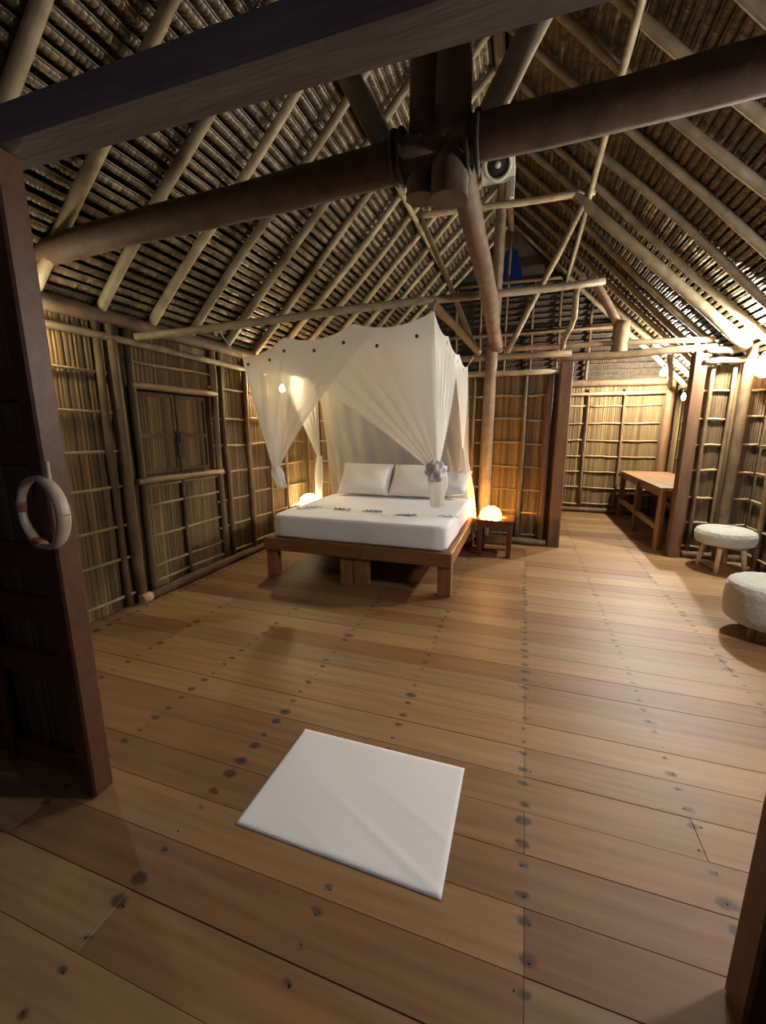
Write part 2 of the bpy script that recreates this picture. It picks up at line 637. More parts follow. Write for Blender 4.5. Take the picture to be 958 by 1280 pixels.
bar(wall_left, 'stud', M['stud'], (XL + .01, 3.2, .05), (XL + .01, 3.2, 1.04), .02, 71)
for j, z in enumerate((.13, .27, .55, .83, 1.0)):
    bar(wall_left, 'batten', M['batten'], (XL + .005, 2.76, z), (XL + .005, 3.70, z + .005), .0125, 160 + j)
bar(wall_left, 'batten', M['batten'], (XL + .005, 2.76, 2.06), (XL + .005, 3.70, 2.06), .0125, 167)
bar(wall_left, 'top_rail', M['rafter'], (XL + .03, .9, 2.2), (XL + .03, 5.6, 2.19), .028, 171, .012, 8, 10)
bar(wall_left, 'wall_plate', M['log'], (XL + .02, .5, 2.36), (XL + .02, YE, 2.34), .055, 172, .012, 10, 12)
bar(wall_left, 'base_log', M['log'], (XL + .05, 2.66, .04), (XL + .05, 5.6, .04), .042, 173, .01, 10, 12)

o = obj('log_end', MB().log((XL + .06, 2.56, .04), (XL + .05, 2.665, .04), .05, .045, 2, .002, .08, 9, 174), M['paleleg'], wall_left)
o['label'] = 'pale cut end of the base log'

# window shutters
win = struct('window_1', (XL, 3.22, WZ0))
fr = MB()
fr.log((XL + .03, WY0 - .1, WZ0 - .03), (XL + .03, WY1 + .1, WZ0 - .035), .026, None, 6, .004, .05, 8, 5)
obj('window_sill', fr, M['batten'], win)
fr = MB().log((XL + .03, WY0 - .06, WZ1 + .03), (XL + .03, WY1 + .08, WZ1 + .03), .03, None, 6, .004, .05, 8, 6)
obj('window_head', fr, M['batten'], win)
for y in (WY0 - .005, WY1 + .005):
    obj('window_jamb', MB().box((XL - .02, y, (WZ0 + WZ1) / 2), (.07, .03, WZ1 - WZ0), bev=.004), M['post'], win)
ym = (WY0 + WY1) / 2 + .02
for k, (a, b_) in enumerate(((WY0 + .01, ym - .006), (ym + .006, WY1 - .01))):
    sh = obj('shutter', reeds(MB(), (XL - .06, a + .03), (XL - .06, b_ - .03), WZ0 + .03, WZ1 - .03, (1, 0), .034, 21 + k), M['reed'], win)
    sh['label'] = 'reed shutter panel in a dark wooden frame'
    f = MB()
    for yy in (a + .018, b_ - .018):
        f.box((XL - .05, yy, (WZ0 + WZ1) / 2), (.03, .036, WZ1 - WZ0 - .02), bev=.003)
    for zz in (WZ0 + .03, (WZ0 + WZ1) / 2 - .02, WZ1 - .03):
        f.box((XL - .049, (a + b_) / 2, zz), (.026, b_ - a - .04, .034), bev=.003)
    obj('shutter_frame', f, M['stud'], sh)
lt = obj('shutter_latch', MB().box((XL - .025, ym, 1.36), (.03, .075, .26), bev=.01).box((XL - .008, ym, 1.42), (.02, .03, .09), bev=.006),
         M['iron'], win)
lt['label'] = 'dark wooden turn latch'

# back partition: left part up to the doorway, right part beyond it
wall_back = obj('wall_back', MB().box(((XL + .355) / 2, YB + .05, 1.1), (.355 - XL, .03, 2.2)), M['backing'], kind='structure')
wall_corner = obj('wall_back_right', MB().box(((1.845 + XR) / 2, YB + .05, 1.1), (XR - 1.845, .03, 2.2)), M['backing'], kind='structure')
mb = MB()
reeds(mb, (XL, YB + .03), (.355, YB + .03), 0, 2.2, (0, -1), seed=6)
obj('reed_infill', mb, M['reed'], wall_back, kind='stuff')
mb = MB()
reeds(mb, (1.845, YB + .03), (XR, YB + .03), 0, 2.2, (0, -1), seed=7)
obj('reed_infill', mb, M['reed_shaded'], wall_corner, kind='stuff')
sx = [(-2.98, .05), (-2.6, .02), (-2.1, .02), (-1.6, .02), (-1.1, .02), (-.66, .024), (-.03, .03), (.26, .042), (1.92, .02), (2.12, .02)]
for i, (x, r) in enumerate(sx):
    bar(wall_corner if x > 1 else wall_back, 'stud', M['post'] if r > .04 else M['stud'], (x, YB - .03, .02), (x, YB - .03, 2.16), r, 200 + i, .008, 8, 7)
for i, (a, b_) in enumerate([(-3.1, -2.1), (-2.1, -1.1), (-1.1, -.47), (-.45, -.04), (-.02, .26), (1.86, 2.14), (2.2, XR)]):
    for j, z in enumerate(BZ[:7]):
        dz = random.uniform(-.012, .012)
        bar(wall_corner if a > 1 else wall_back, 'batten', M['batten'], (a, YB + .005, z + dz), (b_, YB + .005, z + dz + random.uniform(-.01, .01)), .0125, 230 + i * 10 + j)
bar(wall_back, 'top_rail', M['rafter'], (-3.1, YB - .05, 2.17), (.34, YB - .05, 2.2), .035, 300, .01, 8, 8)
bar(wall_corner, 'top_rail', M['rafter'], (1.8, YB - .08, 2.345), (2.2, YB - .08, 2.345), .036, 301, .006, 8, 5)
bar(wall_corner, 'top_rail', M['rafter'], (1.8, YB - .08, 2.22), (2.24, YB - .08, 2.24), .034, 302, .01, 8, 5)
bar(wall_back, 'base_log', M['log'], (-3.1, YB - .05, .045), (.34, YB - .05, .045), .045, 303, .008, 10, 8)
bar(wall_corner, 'base_log', M['log'], (1.86, YB - .04, .04), (XR, YB - .04, .04), .04, 304, .006, 10, 5)

# right wall
wall_right = obj('wall_right', MB().box((XR + .05, 4.6, 1.1), (.03, 8.2, 2.2)), M['backing'], kind='structure')
mb = MB()
reeds(mb, (XR + .03, .6), (XR + .03, YE), 0, 2.15, (-1, 0), seed=8)
obj('reed_infill', mb, M['reed_shaded'], wall_right, kind='stuff')
for i, y in enumerate((2.2, 3.0, 3.8, 4.6, 5.35, 6.1, 6.7, 7.3, 7.9)):
    bar(wall_right, 'stud', M['stud'], (XR - .02, y, .02), (XR - .02, y, 2.1), .03, 320 + i, .01, 8, 6)
for i, (a, b_) in enumerate([(1.4, 3.0), (3.0, 4.6), (4.6, 5.66), (5.78, 7.3), (7.3, 8.3)]):
    for j, z in enumerate(BZ[:7]):
        bar(wall_right, 'batten', M['batten'], (XR, a, z), (XR, b_, z + random.uniform(-.01, .01)), .0125, 340 + i * 10 + j)
bar(wall_right, 'wall_plate', M['log'], (XR - .02, .8, 2.13), (XR - .02, YE, 2.13), .05, 395, .01, 10, 10)

# far wall of the back room
wall_far = obj('wall_far', MB().box(((XL + XR) / 2, YE + .05, 1.15), (XR - XL, .03, 2.3)), M['backing'], kind='structure')
mb = MB()
reeds(mb, (XL, YE + .03), (XR, YE + .03), 0, 2.3, (0, -1), seed=9, w=.03)
obj('reed_infill', mb, M['reed'], wall_far, kind='stuff')
fx = [-2.2, -1.3, -.5, .10, .55, 1.03, 1.60]
for i, x in enumerate(fx):
    bar(wall_far, 'stud', M['stud'], (x, YE - .02, .1), (x, YE - .02, 2.2), .02, 400 + i, .008, 8, 6)
obj('corner_post', MB().log((2.24, YE - .06, 0), (2.26, YE - .06, 2.3), .075, .07, 7, .006, .04, 10, 409), M['post'], wall_far)
ex = [-2.2, -1.3, -.5, .10, .55, 1.03, 1.60, 2.18]
FZ = [.16, .46, .75, 1.03, 1.31, 1.61, 1.91]
for i, (a, b_) in enumerate(zip(ex, ex[1:])):
    for j, z in enumerate(FZ):
        bar(wall_far, 'batten', M['batten'], (a + .01, YE + .005, z), (b_ - .01, YE + .005, z + random.uniform(-.012, .012)), .0135, 420 + i * 8 + j)
bar(wall_far, 'top_rail', M['rafter'], (-2.5, YE - .04, 2.12), (2.2, YE - .04, 2.12), .03, 490, .01, 8, 8)
bar(wall_far, 'wall_plate', M['log'], (XL, YE - .02, 2.3), (XR, YE - .02, 2.3), .06, 491, .01, 10, 10)
bar(wall_far, 'base_log', M['log'], (-2.5, YE - .03, .05), (2.2, YE - .03, .05), .045, 492, .006, 10, 8)

# front wall beside the entrance: the lattice panel left of the opening and a strip on the right
wall_front = obj('wall_front', MB().box(((XL - 1.68) / 2, YF + .06, 1.16), (-1.68 - XL, .02, 2.32)), M['backing'], kind='structure')
wall_fr = obj('wall_front_right', MB().box(((.71 + XR) / 2, YF + .06, 1.1), (XR - .71, .02, 2.2)), M['backing'], kind='structure')
obj('reed_infill', reeds(MB(), (XL, YF + .045), (-1.68, YF + .045), .0, 2.32, (0, -1), seed=11, w=.022), M['reed_shaded'], wall_front, kind='stuff')
obj('reed_infill', reeds(MB(), (.72, YF + .045), (XR, YF + .045), .0, 2.2, (0, -1), seed=12, w=.022), M['reed_shaded'], wall_fr, kind='stuff')
obj('reed_infill', reeds(MB(), (-1.68, YF + .072), (XL, YF + .072), .0, 2.32, (0, 1), seed=13, w=.022), M['reed_shaded'], wall_front, kind='stuff')
for j, (z, h) in enumerate(((.06, .1), (.52, .11), (.78, .10), (1.0, .11), (1.43, .12), (1.66, .11), (2.0, .08))):
    obj('rail', MB().box(((XL - 1.68) / 2, YF + .015, z), (-1.68 - XL, .04, h), bev=.006), M['darkwood'], wall_front, at=(-2.4, YF + .015, z))
for x in (-2.15, -2.7):
    obj('stud', MB().box((x, YF - .012, 1.15), (.05, .03, 2.3), bev=.006), M['darkwood'], wall_front, at=(x, YF, 1.15))

# ------------------------------------------------------------------ roof: thatch courses and rafters
Y0R, Y1R = -.7, YE + .12
SLOPE_L = (RX - (XL - .3)) / cos(TH)


def course_mesh(seed):
    rnd = random.Random(seed)
    mb = MB()
    y = 0
    ln = Y1R - Y0R
    while y < ln:
        w = rnd.uniform(.022, .040)
        mb.var = min(1, max(0, rnd.gauss(.5, .25)))
        d1 = rnd.uniform(-.004, .004)
        tip = -.135 + rnd.uniform(-.02, .015)
        out = .10 + rnd.uniform(-.008, .008)
        vv = []
        for (u, z) in ((.004, .004), (-.012, -.006), (-.040, .000 + d1), (-.056, .052), (tip, out)):
            for (a, rz_) in ((0, 0), (.5, -.007), (1.02, 0)):
                vv.append((u, y + w * a, z + rz_ * (1 if u < 0 else .3)))
        mb.add(vv, [(3 * i + q, 3 * i + 3 + q, 3 * i + 4 + q, 3 * i + 1 + q) for i in range(4) for q in (0, 1)], True)
        y += w
    mb.var = .3
    pts = [(.003 + rnd.uniform(-.003, .003), ln * i / 24, -.004 + rnd.uniform(-.003, .003)) for i in range(25)]
    mb.tube(pts, .0075, 5)
    return mb.mesh('thatch_course', M['thatch'])


course_meshes = [course_mesh(900 + i) for i in range(6)]
raft_meshes = []
for i in range(5):
    raft_meshes.append(MB().log((0, 0, 0), (4.08, 0, 0), .040, .032, 14, .02, .06, 8, 700 + i).mesh('rafter', M['rafter']))
NC = 54
STEP = .0755


def make_slope(name, side):
    eave_x = XL - .3 if side < 0 else RX + (RX - XL) + .3
    # backing of old thatch over the courses
    n = Vector((side * sin(TH), 0, cos(TH)))
    a = Vector((eave_x, 0, roof_z(eave_x))); b_ = Vector((RX, 0, RZ))
    q = [a + n * .185, b_ + n * .185, b_ + n * .25, a + n * .25]
    vv = [(p.x, yy, p.z) for yy in (Y0R, Y1R) for p in q]
    ff = [(0, 1, 2, 3), (7, 6, 5, 4), (0, 4, 5, 1), (1, 5, 6, 2), (2, 6, 7, 3), (3, 7, 4, 0)]
    root = obj(name, MB().add(vv, ff), M['under'], kind='structure')
    rnd = random.Random(31 if side < 0 else 32)
    up = Vector((-side * cos(TH), 0, sin(TH)))
    for k in range(NC):
        o = bpy.data.objects.new('thatch_course', course_meshes[rnd.randrange(6)])
        p = a + up * (.10 + k * STEP + rnd.uniform(-.006, .006)) + n * .058
        o.rotation_euler = (0, -TH + rnd.uniform(-.05, .05), (0 if side < 0 else pi) + rnd.uniform(-.0012, .0012))
        o.location = (p.x, Y0R if side < 0 else Y1R, p.z)
        o['kind'] = 'stuff'
        link(o, root)
    ys = [2.07 + .475 * k for k in range(-5, 14)]
    for k, y in enumerate(ys):
        o = bpy.data.objects.new('rafter', raft_meshes[rnd.randrange(5)])
        o.rotation_euler = (rnd.uniform(0, 6.2), 0, 0)
        e = Matrix.Rotation(0 if side < 0 else pi, 4, 'Z') @ Matrix.Rotation(-TH, 4, 'Y') @ Matrix.Rotation(rnd.uniform(0, 6.2), 4, 'X')
        o.rotation_euler = e.to_euler()
        st = a + up * .02
        o.location = (st.x, y + rnd.uniform(-.03, .03), st.z)
        link(o, root)
    return root


ceil_l = make_slope('ceiling_left', -1)
ceil_r = make_slope('ceiling_right', 1)
bar(ceil_l, 'ridge_pole', M['log'], (RX, Y0R + .1, RZ - .06), (RX, Y1R - .1, RZ - .06), .055, 720, .01, 10, 12)

cv = [(RX - .3, RZ - .14), (RX, RZ + .16), (RX + .3, RZ - .14), (RX + .3, RZ - .02), (RX, RZ + .28), (RX - .3, RZ - .02)]
cv = [(x, y, z + .12) for y in (Y0R, Y1R) for (x, z) in cv]
obj('ridge_cap', MB().add(cv, [(k, (k + 1) % 6, (k + 1) % 6 + 6, k + 6) for k in range(6)] + [(0, 1, 4, 5), (1, 2, 3, 4), (11, 10, 7, 6), (10, 9, 8, 7)]), M['under'], ceil_l)

# thatched gable over the far wall with the open vent at its top
gab = struct('wall_gable', (RX, YE, 2.3))
mb = MB()
gv = [(RX - 2.95, YE + .1, 2.3), (RX + 2.95, YE + .1, 2.3), (RX + 1.3, YE + .1, 3.96), (RX - 1.3, YE + .1, 3.96)]
gv += [(x, YE + .14, z) for (x, y, z) in gv]
mb.add(gv, [(0, 1, 2, 3), (7, 6, 5, 4), (0, 4, 5, 1), (1, 5, 6, 2), (2, 6, 7, 3), (3, 7, 4, 0)])
for sg in (-1, 1):         # thatch either side of the narrow vent
    q = [(RX + sg * 1.35, 3.93), (RX + sg * .30, 3.93), (RX + sg * .12, 4.62), (RX + sg * .0, 4.72), (RX + sg * .0, 5.3)]
    q = [(x, yy, z) for yy in (YE + .10, YE + .14) for (x, z) in q]
    mb.add(q, [(0, 1, 2, 3, 4), (9, 8, 7, 6, 5)] + [(k, k + 5, (k + 1) % 5 + 5, (k + 1) % 5) for k in range(5)])
obj('gable_backing', mb, M['under'], gab)
z = 2.42
k = 0
while z < 4.06:
    half = (RZ - z) / SL + .12
    rnd = random.Random(800 + k)
    mb = MB()
    x = RX - half
    while x < RX + half:
        w = rnd.uniform(.03, .05)
        mb.var = min(1, max(0, rnd.gauss(.5, .25)))
        mb.add([(x, YE + .03, z), (x + w, YE + .03, z), (x + w, YE + .09, z - .14), (x, YE + .09, z - .14), (x + w / 2, YE + .05, z - .07)],
               [(0, 1, 4), (1, 2, 4), (2, 3, 4), (3, 0, 4)])
        x += w
    mb.var = .4
    mb.tube([(RX - half, YE + .02, z), (RX, YE + .02, z + rnd.uniform(-.01, .01)), (RX + half, YE + .02, z)], .011, 5)
    c = obj('thatch_course', mb, M['under'], gab, kind='stuff')
    z += .10
    k += 1
for x in (RX - 1.4, RX - .9, RX - .45, RX, RX + .45, RX + .9, RX + 1.4):
    zt = min(RZ - .1, RZ - SL * abs(x - RX) - .05)
    if abs(x - RX) in (.45,):
        zt = 4.1
    bar(gab, 'gable_pole', M['stud'], (x, YE - .03, 2.3), (x, YE - .03, zt), .026, 830 + int(10 * (x + 3)), .01, 7, 6)
for zz in (3.2, 4.06):
    hw = (RZ - zz) / SL - .05
    bar(gab, 'gable_rail', M['stud'], (RX - hw, YE - .07, zz), (RX + hw, YE - .07, zz), .03, 850 + int(zz), .01, 7, 6)


# ------------------------------------------------------------------ timber frame
def timber(parent, name, mat, p0, p1, r0, r1, seed, bend=.012, seg=10, n=12, sag=0):
    c = Vector(p0)
    return obj(name, MB().log(p0, p1, r0, r1, seg, bend, .05, n, seed, sag), mat, parent, at=c)


# entrance: post, lintel beam, right jamb
o = obj('entrance_post', MB().box((-1.632, YF - .01, 1.18), (.085, .085, 2.36), bev=.008), M['darkwood'], at=(-1.632, YF, 0))
tag(o, 'dark squared post on the left side of the entrance, with the pale ring', 'post')
o = obj('entrance_lintel', MB().box((-.35, YF + .03, 2.415), (5.6, .13, .1), bev=.008), M['beam'], at=(-.35, YF, 2.37))
tag(o, 'square-sawn grey beam over the entrance, nearest of the high beams', 'beam')
o = obj('entrance_jamb', MB().box((.66, YF + .02, 1.18), (.10, .10, 2.36), bev=.008), M['darkwood'], at=(.66, YF, 0))
tag(o, 'dark post at the lower right edge beside the entrance', 'post')

# front truss
YT = 2.1
ZT = 2.70
ft = thing('roof_truss', (RX, YT, ZT), 'dark near roof truss of thick logs lashed at a central post', 'truss', 'roof trusses')
timber(ft, 'tie_beam', M['shaded_log'], (-3.2, YT, 2.60), (RX + .05, YT, 2.72), .078, .085, 601, .015, 10, 12, -.012)
timber(ft, 'tie_beam', M['shaded_log'], (RX - .05, YT, 2.735), (2.1, YT, 2.81), .085, .082, 602, .012, 10, 12, .01)
timber(ft, 'king_post', M['shaded_log'], (RX + .055, YT, 2.52), (RX + .065, YT, 4.85), .085, .07, 603, .01, 10, 14)
timber(ft, 'king_post', M['shaded_log'], (RX - .075, YT + .02, 2.55), (RX - .04, YT + .02, 4.80), .07, .055, 604, .01, 10, 12)
timber(ft, 'strut', M['rafter'], (-.28, YT + .10, 2.80), (.44, YT + .10, 4.02), .058, .055, 605, .008, 8, 10)
timber(ft, 'strut', M['rafter'], (-.70, YT + .10, 2.80), (-1.38, YT + .10, 4.02), .058, .055, 606, .008, 8, 10)
timber(ft, 'collar', M['truss'], (RX - 1.03, YT - .06, 4.03), (RX + 1.03, YT - .06, 4.03), .035, .035, 607, .01, 8, 10)
for i, (dx, r) in enumerate(((-.19, .096), (-.155, .098), (.14, .102), (.18, .10))):
    ring = [(RX + dx, YT + r * cos(a * pi / 8), 2.725 + r * sin(a * pi / 8)) for a in range(17)]
    obj('lashing', MB().tube(ring, .013, 6, False), M['lash'], ft)

# back truss on the partition line
YK = 5.62
bt = thing('roof_truss', (RX, YK, 2.4), 'pale far roof truss of thin poles above the partition', 'truss', 'roof trusses')
timber(bt, 'tie_beam', M['truss'], (-2.98, YK - .02, 2.40), (.46, YK - .02, 2.385), .04, .035, 621, .012, 10, 10)
timber(bt, 'tie_beam', M['truss'], (.30, YK + .03, 2.345), (1.9, YK + .03, 2.37), .045, .04, 622, .012, 10, 10)
timber(bt, 'tie_beam', M['truss'], (-.5, YK + .1, 2.50), (1.9, YK + .1, 2.47), .03, .03, 623, .01, 8, 10)
timber(bt, 'king_post', M['truss'], (RX - .01, YK - .09, .02), (RX + .02, YK - .02, 4.8), .085, .055, 624, .014, 16, 12)
timber(bt, 'strut', M['truss'], (-.62, YK - .06, 2.42), (-1.40, YK - .06, 4.10), .035, .033, 625, .01, 8, 10)
timber(bt, 'strut', M['truss'], (-.27, YK - .07, 2.42), (.52, YK - .07, 4.08), .035, .033, 626, .01, 8, 10)
timber(bt, 'collar', M['rafter'], (-1.46, YK - .08, 4.07), (.56, YK - .08, 4.03), .038, .036, 627, .008, 8, 10)
timber(bt, 'stub_post', M['truss'], (.98, YK + .12, 2.36), (.98, YK + .12, 2.72), .09, .085, 628, .004, 4, 10)
timber(bt, 'stub_strut', M['truss'], (.96, YK + .12, 2.66), (.62, YK + .12, 3.25), .05, .045, 629, .006, 5, 10)
timber(bt, 'rafter', M['rafter'], (.30, YK - .06, 4.10), (2.14, YK - .08, 2.34), .055, .055, 630, .012, 10, 10)

# the post of the doorway, both sides
o = obj('doorway_post', MB().box((.43, YB - .03, 1.15), (.145, .12, 2.3), bev=.012), M['post'], at=(.43, YB, 0))
tag(o, 'thick brown post left of the back-room doorway, near the nightstand', 'post')
o = obj('doorway_post', MB().box((1.775, YB - .03, 1.17), (.13, .13, 2.34), bev=.012), M['post'], at=(1.775, YB, 0))
tag(o, 'thick brown post right of the back-room doorway, beside the table', 'post')
o = obj('corner_post', MB().log((2.2, YB - .09, 0), (2.22, YB - .09, 2.36), .055, .05, 8, .006, .04, 12, 640), M['stud'], at=(2.2, YB - .09, 0))
tag(o, 'dark round post behind the far stool, in the right-hand corner', 'post')

# lengthwise poles
PX, PZ = .96, RZ - SL * .96 - .07
o = obj('purlin', MB().log((RX - PX, -.5, PZ), (RX - PX, YE, PZ), .03, .03, 16, .012, .05, 8, 651), M['rafter'], at=(RX - PX, 0, PZ))
tag(o, 'thin lengthwise pole under the left roof slope, laid on the truss collars', 'pole', 'roof purlins')
o = obj('purlin', MB().log((RX + PX, -.5, PZ), (RX + PX, YE, PZ), .03, .03, 16, .012, .05, 8, 652), M['rafter'], at=(RX + PX, 0, PZ))
tag(o, 'thin lengthwise pole under the right roof slope, laid on the truss collars', 'pole', 'roof purlins')
o = obj('ceiling_log', MB().log((-.36, YT - .02, 2.73), (-.39, YK, 2.50), .062, .075, 14, .012, .07, 12, 653), M['log'], at=(-.36, YT, 2.73))
tag(o, 'brown log running lengthwise from the near truss to the far king post', 'log')
o = obj('cross_pole', MB().log((-3.08, 2.78, 2.245), (.62, 4.74, 2.885), .03, .034, 14, .015, .05, 10, 654), M['rafter'], at=(-3.08, 2.78, 2.245))
tag(o, 'long pale pole slanting over the bed, holding up the net', 'pole')
o = obj('short_pole', MB().log((-.86, 3.92, 2.61), (-.62, YK, 2.46), .042, .04, 8, .008, .05, 10, 655), M['truss'], at=(-.86, 3.92, 2.61))
tag(o, 'short brown pole rising from the far truss to the corner of the net', 'pole')
o = obj('short_pole', MB().log((.42, 4.62, 2.92), (.36, YK, 2.46), .03, .03, 8, .03, .05, 10, 656), M['rafter'], at=(.42, 4.62, 2.92))
tag(o, 'short crooked pale pole above the doorway, under the end of the slanting pole', 'pole')
o = obj('brace_pole', MB().log((1.55, 5.95, 2.45), (2.2, 8.2, 2.20), .035, .035, 6, .006, .05, 10, 657), M['rafter'], at=(1.55, 5.95, 2.45))
tag(o, 'slanting pole under the back-room roof, beside the white bulb', 'pole')

# ------------------------------------------------------------------ bed
BX0, BX1, BY0, BY1 = -2.49, -.55, 3.53, 5.5
bed = thing('bed_frame', ((BX0 + BX1) / 2, BY0, 0), 'low varnished wooden bed frame on chunky legs under the net', 'bed')
obj('front_rail', MB().box(((BX0 - 1.42) / 2, BY0 + .02, .355), (-1.42 - BX0 - .002, .04, .13), bev=.004), M['bedwood'], bed)
obj('front_rail', MB().box(((BX1 - 1.42) / 2, BY0 + .02, .355), (BX1 + 1.42 - .002, .04, .13), bev=.004), M['bedwood'], bed)
for x in (BX0 + .02, BX1 - .02):
    obj('side_rail', MB().box((x, (BY0 + BY1) / 2 + .02, .355), (.04, BY1 - BY0 - .06, .13), bev=.004), M['bedleg'], bed)
obj('back_rail', MB().box(((BX0 + BX1) / 2, BY1 - .02, .355), (BX1 - BX0, .04, .13), bev=.004), M['bedwood'], bed)
obj('platform', MB().box(((BX0 + BX1) / 2, (BY0 + BY1) / 2, .41), (BX1 - BX0 - .09, BY1 - BY0 - .09, .024)), M['bedwood'], bed)
for (x, y, w) in ((BX0 + .07, BY0 + .075, .12), (BX1 - .065, BY0 + .075, .125), (-1.58, BY0 + .08, .13), (-1.43, BY0 + .08, .15),
                  (BX0 + .07, BY1 - .1, .12), (BX1 - .07, BY1 - .1, .12), (-1.5, BY1 - .1, .2)):
    obj('leg', MB().box((x, y, .145), (w, .09, .288), bev=.005), M['bedleg'], bed)

# mattress with fitted sheet
MX0, MX1, MY0, MY1, MZ0, MZ1 = -2.40, -.60, 3.56, 5.42, .424, .655


def mattress_pt(u, v):
    pass


def rounded_slab(mb, x0, x1, y0, y1, z0, z1, r, nx=40, ny=40, amp=.006, seed=2):
    rnd = random.Random(seed)
    ph = [rnd.uniform(0, 6) for _ in range(8)]

    def wob(x, y, z):
        return amp * (sin(5 * x + 3 * y + ph[0]) * sin(4 * y - 6 * z + ph[1]) + .5 * sin(17 * x - 9 * z + ph[2]) * sin(13 * y + 15 * z + ph[3]))
    prof = []
    for i in range(7):
        a = -pi / 2 + i * pi / 12
        prof.append((-r + r * cos(a), z0 + r + r * sin(a)))
    prof += [(0, z0 + (z1 - z0) * .35), (0, z0 + (z1 - z0) * .65)]
    for i in range(7):
        a = i * pi / 12
        prof.append((-r + r * cos(a), z1 - r + r * sin(a)))
    cx, cy = (x0 + x1) / 2, (y0 + y1) / 2
    hx, hy = (x1 - x0) / 2, (y1 - y0) / 2
    n = 96
    cr = .07
    out = []
    for k in range(n):
        a = 2 * pi * (k + .5) / n
        c_, s_ = cos(a), sin(a)
        m = max(abs(c_) / hx, abs(s_) / hy)
        px, py = c_ / m, s_ / m
        # round the plan corner
        ex, ey = hx - abs(px), hy - abs(py)
        if ex < cr and ey < cr:
            dx, dy = cr - ex, cr - ey
            q = max(1e-6, sqrt(dx * dx + dy * dy))
            if q > cr:
                px = math.copysign(hx - cr + dx / q * cr, px); py = math.copysign(hy - cr + dy / q * cr, py)
        out.append((px, py))
    vv, ff = [], []
    for (o_, z) in prof:
        for (px, py) in out:
            ln = sqrt(px * px + py * py)
            fx_, fy_ = 1 + o_ / hx, 1 + o_ / hy
            x, y = cx + px * fx_, cy + py * fy_
            w = wob(x, y, z)
            vv.append((x + w * px / ln, y + w * py / ln, z + w * .5))
    for i in range(len(prof) - 1):
        for k in range(n):
            k2 = (k + 1) % n
            ff.append((i * n + k, i * n + k2, (i + 1) * n + k2, (i + 1) * n + k))
    mb.add(vv, ff, True)
    # top rings to the middle
    base = len(mb.v) - n
    prev = [base + k for k in range(n)]
    for t in (.8, .6, .4, .2, .05):
        ring = []
        pts = []
        for k in range(n):
            x, y = cx + out[k][0] * (1 - r / hx) * t, cy + out[k][1] * (1 - r / hy) * t
            pts.append((x, y, z1 + wob(x, y, z1) * .6))
        mb.add(pts, [])
        b0 = len(mb.v) - n
        cur = [b0 + k for k in range(n)]
        for k in range(n):
            k2 = (k + 1) % n
            mb.f.append((prev[k], prev[k2], cur[k2], cur[k])); mb.sm.append(True)
        prev = cur
    mb.f.append(tuple(prev)); mb.sm.append(True)
    mb.f.append(tuple(len(mb.v) - n * 6 - len(vv) + n + k for k in range(0)) or tuple(range(0, n))[::-1]); mb.sm.append(False)
    return mb


mat_o = obj('mattress', rounded_slab(MB(), MX0, MX1, MY0, MY1, MZ0, MZ1, .032), M['sheet'], at=((MX0 + MX1) / 2, MY0, MZ0))
tag(mat_o, 'thick white-sheeted mattress on the wooden bed frame', 'mattress')
# stitched sprigs across the sheet
rnd = random.Random(5)
em = MB()


def leaf_flat(mb, x, y, z, a, ln, w):
    d = Vector((cos(a), sin(a), 0)); e = Vector((-sin(a), cos(a), 0))
    p = Vector((x, y, z))
    mb.add([p, p + d * ln * .35 + e * w, p + d * ln, p + d * ln * .35 - e * w], [(0, 1, 2, 3)])


for i in range(9):
    x = -2.28 + i * .185 + rnd.uniform(-.03, .03)
    y = 4.0 + rnd.uniform(-.08, .08)
    a0 = rnd.uniform(-.3, .3) + (pi if i % 2 else 0)
    for k in range(7):
        px, py = x + cos(a0) * .028 * k, y + sin(a0) * .028 * k
        leaf_flat(em, px, py, MZ1 + .007, a0 + (.8 if k % 2 else -.8), rnd.uniform(.05, .085), rnd.uniform(.010, .018))
e_o = obj('stitched_sprigs', em, M['print'], mat_o, kind='stuff')
e_o['label'] = 'blue-grey leaf sprigs stitched across the sheet'


# pillows
def pillow_mesh(w, h, t, seed):
    rnd = random.Random(seed)
    ph = [rnd.uniform(0, 6) for _ in range(4)]
    mb = MB()
    n = 20
    for sgn in (1, -1):
        def fn(u, v):
            x, y = 2 * u - 1, 2 * v - 1
            e = max(0, (1 - x ** 4) * (1 - y ** 4)) ** .55
            k = 1 - .06 * (x * x) * (1 - .2 * y * y)
            k2 = 1 - .06 * (y * y)
            zz = sgn * t / 2 * e + .006 * sin(6 * x + ph[0]) * sin(5 * y + ph[1]) * e
            return (x * w / 2 * (1 - .05 * (1 - y * y) * abs(x)), y * h / 2 * (1 - .06 * (1 - x * x) * abs(y)), zz)
        mb.grid(fn, n, n)
        if sgn < 0:
            k0 = len(mb.f) - n * n
            for q in range(k0, len(mb.f)):
                mb.f[q] = mb.f[q][::-1]
    return mb.mesh('pillow', M['pillow'])


def pillow(loc, rot, w, h, t, seed, label):
    o = bpy.data.objects.new('pillow', pillow_mesh(w, h, t, seed))
    o.location = loc
    o.rotation_euler = rot
    link(o)
    tag(o, label, 'pillow', 'pillows at the head of the bed')
    return o


pillow((-1.95, 5.08, .87), (radians(52), 0, radians(2)), .70, .48, .17, 1, 'plump white pillow at the bed head, the one toward the left wall')
pillow((-1.25, 5.08, .87), (radians(50), 0, radians(-3)), .70, .48, .17, 2, 'white pillow at the middle of the bed head, beside the tied net bundle')
pillow((-.86, 5.22, .835), (radians(40), radians(-6), radians(-14)), .5, .40, .15, 3, 'white pillow tucked in the net corner next to the nightstand')

